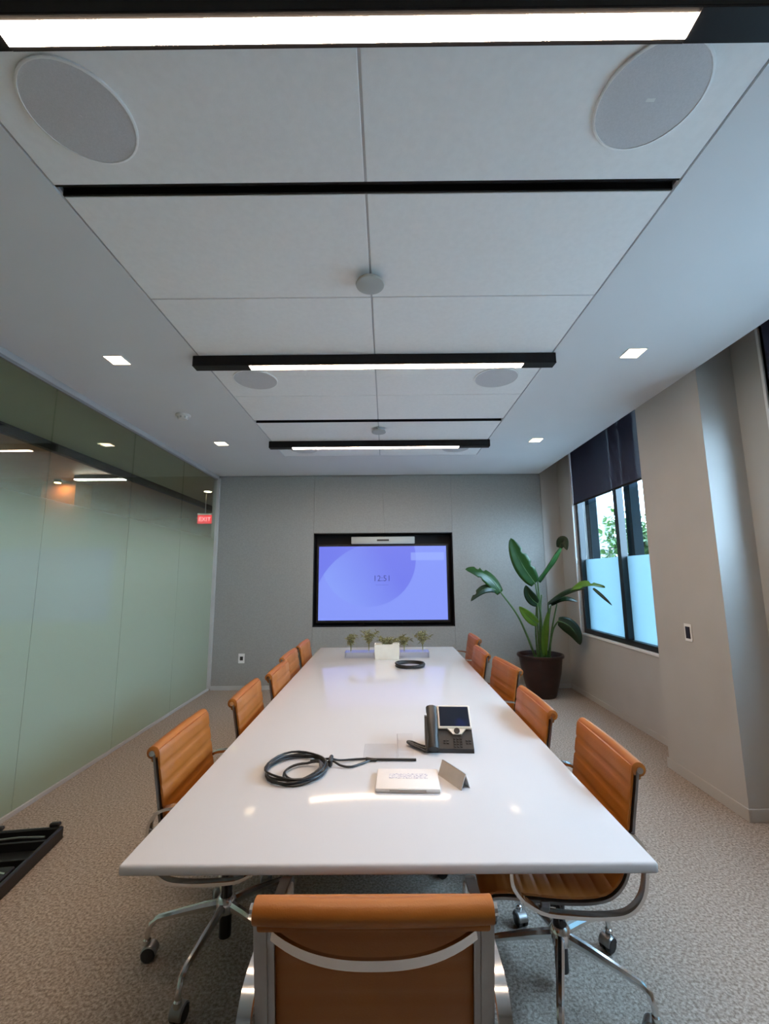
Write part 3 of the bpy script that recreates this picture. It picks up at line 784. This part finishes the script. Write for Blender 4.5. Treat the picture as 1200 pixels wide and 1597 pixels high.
# acrylic holder
ah = tag(empty('acrylic_holder', (.01, 2.00, TZ)), 'clear acrylic stand on the table left of the phone', 'stand')
MB().box((-.115, -.052, 0), (.028, .10, .005), .001).build('tray', 'acrylic', ah, 0)
MB().box((.030, -.052, 0), (.100, -.047, .070), .001).build('upright_pane', 'acrylic', ah, 0)
MB().box((.030, .030, 0), (.100, .035, .070), .001).build('upright_pane', 'acrylic', ah, 0)
MB().box((.030, -.047, .0), (.034, .030, .070), .001).build('side_pane', 'acrylic', ah, 0)
# printed notice lying flat
pn = tag(empty('notice_box', (.073, 1.735, TZ), math.radians(-2)), 'flat cream notice block with printed lines on the table', 'sign')
MB().box((-.117, -.082, 0), (.117, .082, .016), .006, 2).build('block', 'paper', pn)
MB().box((-.07, -.005, .0160), (.075, .035, .0166)).build('printed_lines', 'print', pn, 0)
MB().box((-.065, -.079, .004), (.065, -.0822, .012), .001).build('front_slot', 'cardgrey', pn, 0)
# tent card
tcard = tag(empty('tent_card', (.247, 1.745, TZ), math.radians(-62)), 'small folded grey brown card standing right of the notice block', 'card')
MB().poly([(-.072, -.022, 0), (.072, -.022, 0), (.072, -.019, 0), (-.072, -.019, 0), (-.072, .0, .050), (.072, 0, .050), (.072, .003, .050), (-.072, .003, .050)],
          [(0, 1, 2, 3), (4, 5, 6, 7), (0, 1, 5, 4), (1, 2, 6, 5), (2, 3, 7, 6), (3, 0, 4, 7)]).build('front_leaf', 'cardgrey', tcard, 0)
MB().poly([(-.072, .022, 0), (.072, .022, 0), (.072, .019, 0), (-.072, .019, 0), (-.072, .003, .050), (.072, .003, .050), (.072, .0, .050), (-.072, 0, .050)],
          [(0, 1, 2, 3), (4, 5, 6, 7), (0, 1, 5, 4), (1, 2, 6, 5), (2, 3, 7, 6), (3, 0, 4, 7)]).build('back_leaf', 'paper', tcard, 0)
# far coil
fc = tag(empty('small_cable_coil', (.195, 3.80, TZ)), 'small ring of black cable in front of the white planter', 'cable')
pts = []
for k in range(4*20):
    a = 2*PI*k/20; tr = k//20
    pts.append((.122*math.cos(a)+.004*math.sin(tr*2+a*2), (.11+.006*math.sin(tr))*math.sin(a), .010+.010*(tr % 3)+.003*math.sin(2*a+tr)))
MB().tube(pts, .0055, 6).build('turns', 'cable', fc)
MB().tube(spline([(-.10, .06, .02), (-.075, .10, .012), (-.085, .15, .008), (-.11, .19, .006)], 6), .0045, 6).build('loose_end', 'cable', fc)
# planter with sprigs
pl = tag(empty('table_planter', (0, 4.17, TZ)), 'square cream planter with dry green sprigs at the far table end', 'planter')
MB().poly([(-.11, -.055, 0), (.11, -.055, 0), (.11, .055, 0), (-.11, .055, 0), (-.116, -.06, .135), (.116, -.06, .135), (.116, .06, .135), (-.116, .06, .135),
           (-.106, -.05, .135), (.106, -.05, .135), (.106, .05, .135), (-.106, .05, .135), (-.104, -.048, .11), (.104, -.048, .11), (.104, .048, .11), (-.104, .048, .11)],
          [(0, 1, 2, 3), (0, 1, 5, 4), (1, 2, 6, 5), (2, 3, 7, 6), (3, 0, 4, 7), (4, 5, 9, 8), (5, 6, 10, 9), (6, 7, 11, 10), (7, 4, 8, 11), (8, 9, 13, 12), (9, 10, 14, 13), (10, 11, 15, 14), (11, 8, 12, 15), (12, 13, 14, 15)]).build('box', 'ceramic', pl, 0)
def sprigs(m, c, n, spread, hgt, rng):
    for k in range(n):
        a = rng.uniform(0, 2*PI); d = rng.uniform(.3, 1)*spread; hh = hgt*rng.uniform(.55, 1)
        p0 = Vector(c); p2 = p0+Vector((math.cos(a)*d, math.sin(a)*d*.5, hh)); p1 = (p0+p2)/2+Vector((0, 0, hh*.25))
        path = spline([p0, p1, p2], 4); m.tube(path, [.004-.0025*i/(len(path)-1) for i in range(len(path))], 4)
        for q in path[2:]:
            for s in range(3):
                v = Vector((rng.uniform(-1, 1), rng.uniform(-1, 1), rng.uniform(-.2, 1))).normalized()
                u = v.cross(Vector((rng.uniform(-1, 1), 1, rng.uniform(-1, 1)))).normalized()
                ln = rng.uniform(.025, .055); m.poly([q, q+v*ln*.5+u*.004, q+v*ln+Vector((0, 0, -.012)), q+v*ln*.5-u*.004], [(0, 1, 2, 3)])
rng = random.Random(5)
m = MB(); sprigs(m, (0, 0, .11), 16, .12, .085, rng); m.build('sprigs', 'sprig', pl, 0)
def air_plant(x, y, hh, sp, lab, hue):
    e = tag(empty('sprig_bunch', (x, y, TZ+.0535)), lab, 'plant', 'sprig bunches on the acrylic tray')
    m = MB(); m.tube([(0, 0, 0), (0, 0, hh*.35)], [.004, .007], 6); m.build('stem', 'sprig', e)
    m = MB(); sprigs(m, (0, 0, hh*.3), 12, sp, hh*.75, rng); m.build('leaves', 'sprig', e, 0)
for i, (x0, x1, sd) in enumerate(((-.40, -.125, 'left'), (.125, .40, 'right'))):
    e = tag(empty('acrylic_tray', ((x0+x1)/2, 4.27, TZ)), 'bluish clear acrylic tray to the %s of the cream planter' % sd, 'tray'); hh = (x1-x0)/2
    mm = MB(); mm.box((-hh, -.07, .048), (hh, .07, .053)); mm.build('shelf', 'blue_acrylic', e, 0)
    for s in (-1, 1): MB().box((min(s*hh, s*(hh-.005)), -.07, 0), (max(s*hh, s*(hh-.005)), .07, .048)).build('side', 'blue_acrylic', e, 0)
    MB().box((-hh+.005, -.07, 0), (hh-.005, -.066, .048)).build('front', 'blue_acrylic', e, 0)
air_plant(-.345, 4.25, .14, .09, 'leftmost dry green sprig bunch beside the cream planter', 0)
air_plant(-.175, 4.29, .17, .08, 'taller reddish green sprig bunch just left of the cream planter', 1)
air_plant(.165, 4.25, .13, .06, 'green sprig bunch just right of the cream planter', 0)
air_plant(.345, 4.29, .17, .10, 'rightmost tall yellowish sprig bunch beside the cream planter', 1)

# ------------------------------------------------------------------ black equipment tray on the floor
eb = tag(empty('equipment_crate', (-2.06, 2.46, 0), math.radians(8)), 'shallow black plastic equipment crate on the carpet by the glass', 'crate')
m = MB(); X0, X1, Y0, Y1, HH = -.20, .20, -.42, .26, .072
m.box((X0, Y0, .006), (X1, Y1, .016))
for lo, hi in (((X0, Y0, .006), (X0+.022, Y1, HH)), ((X1-.022, Y0, .006), (X1, Y1, HH)), ((X0, Y0, .006), (X1, Y0+.022, HH)), ((X0, Y1-.022, .006), (X1, Y1, HH))): m.box(lo, hi, .006)
m.build('shell', 'blackp', eb, 0)
for y in (-.22, -.02, .14): MB().box((X0+.022, y-.006, .016), (X1-.022, y+.006, HH-.012), .002).build('divider', 'blackp', eb, 0)
MB().box((-.006, Y0+.022, .016), (.006, -.226, HH-.015), .002).build('divider', 'blackp', eb, 0)
for x in (X0+.05, X1-.05): MB().box((x-.028, Y1-.012, HH-.004), (x+.028, Y1+.018, HH+.018), .006).build('latch', 'blackp', eb, 0)
MB().tube([(X0+.04, .19, HH-.02), (0, .195, HH-.015), (X1-.06, .19, HH-.02)], .006, 8).build('rod', 'alub', eb)
MB().tube([(X0+.05, -.11, .03), (.02, -.08, .055), (.14, -.12, .05)], .008, 8).build('rod', 'alu', eb)
MB().box((-.10, -.34, .016), (.02, -.26, .06), .006).build('adapter', 'alub', eb, 0)
MB().box((.04, -.18, .016), (.15, -.06, .055), .006).build('adapter', 'blackp', eb, 0)
for x in (X0+.03, X1-.03):
    for y in (Y0+.04, Y1-.04): MB().lathe([(.016, 0), (.016, .007)], 12, (x, y, 0)).build('foot', 'blackp', eb)

# ------------------------------------------------------------------ potted plant
pc = Vector((1.945, 5.66, 0))
pp = tag(empty('potted_plant', pc), 'broad leaved plant in a dark brown glazed pot in the corner', 'plant')
MB().lathe([(.155, 0), (.165, .012), (.205, .15), (.240, .30), (.258, .44), (.262, .475), (.282, .480), (.287, .497), (.282, .512), (.262, .512), (.250, .49), (.245, .455)], 40).build('pot', 'pot', pp)
m = MB(); m.lathe([(.246, .452), (.2, .462), (.1, .470), (.01, .468)], 24); m.build('soil', 'soil', pp)
def leafmesh(m, base, tip, ctrl, wid, nrm, fold=.25, tears=(), wave=0., n=22):
    base, tip, ctrl, nrm = Vector(base), Vector(tip), Vector(ctrl), Vector(nrm).normalized()
    rows = []
    for i in range(n+1):
        t = i/n
        p = base*(1-t)**2+ctrl*2*t*(1-t)+tip*t*t
        d = ((ctrl-base)*2*(1-t)+(tip-ctrl)*2*t).normalized()
        lat = d.cross(nrm).normalized(); up = lat.cross(d)
        wv = wid*(math.sin(PI*min(1, t*.93+.07)**.80))**.62
        wl = wr_ = wv
        for (tc_, side, dep) in tears:
            if abs(t-tc_) < .045:
                if side < 0: wl *= dep
                else: wr_ *= dep
        row = []
        for f in (-1, -.66, -.33, 0, .33, .66, 1):
            ww = wl if f < 0 else wr_
            row.append(p+lat*ww*f+up*(abs(f)*ww*fold+wave*wid*math.sin(9*t+2*f)*abs(f)))
        rows.append(row)
    m.grid(rows)
    # give the blade real thickness
def leaf(base, tip, ctrl, wid, nrm, matn='leaf', root=None, bend=None, **kw):
    m = MB(); leafmesh(m, Vector(base)-pc, Vector(tip)-pc, Vector(ctrl)-pc, wid, nrm, **kw)
    o = m.build('leaf', matn, pp, 60)
    sd = o.modifiers.new('thickness', 'SOLIDIFY'); sd.thickness = .0025
    rb = m2 = MB()
    b, tpt, c = Vector(base)-pc, Vector(tip)-pc, Vector(ctrl)-pc
    path = [b*(1-t)**2+c*2*t*(1-t)+tpt*t*t-Vector(nrm).normalized()*.003 for t in [k/10*.95 for k in range(11)]]
    rb.tube(path, [.0075-.006*k/10 for k in range(11)], 6).build('midrib', 'stalk', o)
    if root is not None:
        r = Vector(root)-pc; q = (r*.5+b*.5)+(Vector(bend) if bend else Vector((0, 0, .05)))
        MB().tube(spline([r, q, b], 10), [.015-.007*k/20 for k in range(21)], 8).build('stalk', 'stalk', pp)
front = (-.25, -1, .25)
# upper left upright leaf
leaf((1.878, 5.5, 1.395), (1.575, 5.42, 1.965), (1.66, 5.44, 1.66), .118, (-.1, -1, .1), root=(1.94, 5.60, .47), fold=.12, tears=((.68, 1, .72), (.34, 1, .80)), bend=(.03, 0, .05))
# upper right leaf, edge on, with drooping tip
leaf((1.93, 5.55, 1.42), (2.27, 5.45, 1.92), (2.06, 5.52, 1.62), .075, (.75, -.6, -.05), root=(1.98, 5.62, .47), fold=.35, bend=(.0, 0, .05), wave=.1)
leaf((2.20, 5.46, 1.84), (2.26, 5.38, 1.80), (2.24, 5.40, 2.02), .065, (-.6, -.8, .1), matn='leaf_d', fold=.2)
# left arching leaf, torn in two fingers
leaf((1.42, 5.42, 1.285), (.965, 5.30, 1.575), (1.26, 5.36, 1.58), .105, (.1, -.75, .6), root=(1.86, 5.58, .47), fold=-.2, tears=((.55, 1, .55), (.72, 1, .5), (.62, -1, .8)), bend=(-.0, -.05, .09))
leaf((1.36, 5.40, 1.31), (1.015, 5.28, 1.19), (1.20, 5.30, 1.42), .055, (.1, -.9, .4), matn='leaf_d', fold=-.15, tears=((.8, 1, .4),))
# small light leaf
leaf((1.845, 5.40, .905), (1.600, 5.30, 1.125), (1.71, 5.33, 1.00), .062, (-.3, -1, .25), matn='leaf_y', root=(1.91, 5.57, .47), fold=.15, bend=(.0, 0, .02))
# backlit leaf reaching across the window
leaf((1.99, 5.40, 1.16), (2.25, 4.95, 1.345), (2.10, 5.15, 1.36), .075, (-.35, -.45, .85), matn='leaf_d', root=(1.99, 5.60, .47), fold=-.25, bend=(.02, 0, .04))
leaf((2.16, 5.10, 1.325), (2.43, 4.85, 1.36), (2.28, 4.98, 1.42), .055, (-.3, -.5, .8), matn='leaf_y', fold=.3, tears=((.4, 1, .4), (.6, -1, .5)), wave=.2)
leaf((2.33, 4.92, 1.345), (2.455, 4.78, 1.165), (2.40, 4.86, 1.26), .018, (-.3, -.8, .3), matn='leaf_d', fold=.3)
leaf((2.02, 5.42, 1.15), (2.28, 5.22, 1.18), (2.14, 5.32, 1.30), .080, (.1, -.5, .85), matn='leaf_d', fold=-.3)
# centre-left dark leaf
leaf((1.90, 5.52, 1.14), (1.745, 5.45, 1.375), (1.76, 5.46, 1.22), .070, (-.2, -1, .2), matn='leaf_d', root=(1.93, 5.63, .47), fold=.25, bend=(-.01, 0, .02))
# central upright pale leaf blade
leaf((1.935, 5.48, .52), (2.02, 5.44, 1.10), (1.90, 5.44, .80), .050, (.3, -1, .1), matn='leaf_y', fold=.4)
# low right hanging leaf
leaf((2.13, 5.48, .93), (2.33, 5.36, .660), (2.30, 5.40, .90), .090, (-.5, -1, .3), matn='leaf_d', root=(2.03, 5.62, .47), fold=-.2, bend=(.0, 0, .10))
for (a, b_) in (((1.90, 5.62, .46), (1.90, 5.55, 1.15)), ((2.00, 5.60, .46), (2.06, 5.50, 1.12)), ((1.96, 5.66, .46), (1.97, 5.56, 1.25)), ((2.03, 5.58, .46), (2.12, 5.46, 1.14))):
    q = (Vector(a)+Vector(b_))/2+Vector((-.02, 0, 0))
    MB().tube([p-pc for p in spline([a, q, b_], 8)], [.014-.006*k/16 for k in range(17)], 8).build('stalk', 'stalk', pp)

# ------------------------------------------------------------------ outside the windows
struct(MB().box((XW+.16, -14, -.25), (40, 40, -.15)).build('ground_outside', 'ground', smooth=0), 'pale paving outside the windows', 'ground')
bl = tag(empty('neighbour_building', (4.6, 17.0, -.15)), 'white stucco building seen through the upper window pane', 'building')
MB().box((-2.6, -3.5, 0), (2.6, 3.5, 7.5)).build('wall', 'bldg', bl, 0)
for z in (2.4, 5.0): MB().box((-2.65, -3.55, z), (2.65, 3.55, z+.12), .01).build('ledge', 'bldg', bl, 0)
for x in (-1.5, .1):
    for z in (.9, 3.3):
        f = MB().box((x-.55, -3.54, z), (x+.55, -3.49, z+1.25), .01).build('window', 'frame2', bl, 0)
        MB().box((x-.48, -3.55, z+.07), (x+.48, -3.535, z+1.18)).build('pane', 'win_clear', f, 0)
def tree(loc, hgt, rad, n, lab, sd):
    rg = random.Random(sd)
    e = tag(empty('tree', loc), lab, 'tree', 'trees outside the window')
    tr = MB(); tr.tube([(0, 0, 0), (.05, .03, hgt*.3), (-.04, .05, hgt*.62)], [.11, .085, .05], 10)
    ends = []
    for k in range(16):
        a = rg.uniform(0, 2*PI); z0 = hgt*rg.uniform(.18, .6); l = rad*rg.uniform(.6, 1.05)
        p = [Vector((0, .03, z0)), Vector((math.cos(a)*l*.5, math.sin(a)*l*.5, z0+l*.25)), Vector((math.cos(a)*l, math.sin(a)*l, z0+l*rg.uniform(.1, .6)))]
        pa = spline(p, 5); tr.tube(pa, [.035-.028*i/(len(pa)-1) for i in range(len(pa))], 6); ends += pa[3:]
    tr.build('trunk', 'bark', e)
    m = MB()
    for k in range(n):
        c = rg.choice(ends)+Vector((rg.gauss(0, .22), rg.gauss(0, .22), rg.gauss(0, .2)))
        v = Vector((rg.uniform(-1, 1), rg.uniform(-1, 1), rg.uniform(-1, .6))).normalized(); u = v.cross(Vector((rg.uniform(-1, 1), rg.uniform(-1, 1), 1))).normalized()
        s = rg.uniform(.12, .22); m.poly([c, c+v*s*.5+u*s*.28, c+v*s, c+v*s*.5-u*s*.28], [(0, 1, 2, 3)])
    f = m.build('foliage', 'tree_leaf', e, 0); f['kind'] = 'stuff'
tree((6.65, 10.3, -.15), 4.6, 1.2, 5200, 'leafy green tree outside the right window pane', 11)
tree((10.0, 13.6, -.15), 6.2, 1.7, 3000, 'sparser tall tree standing beyond the leafy green tree outside', 12)
tree((4.6, 7.0, -.15), 1.5, .55, 700, 'small leafy bush tree just outside the window', 13)
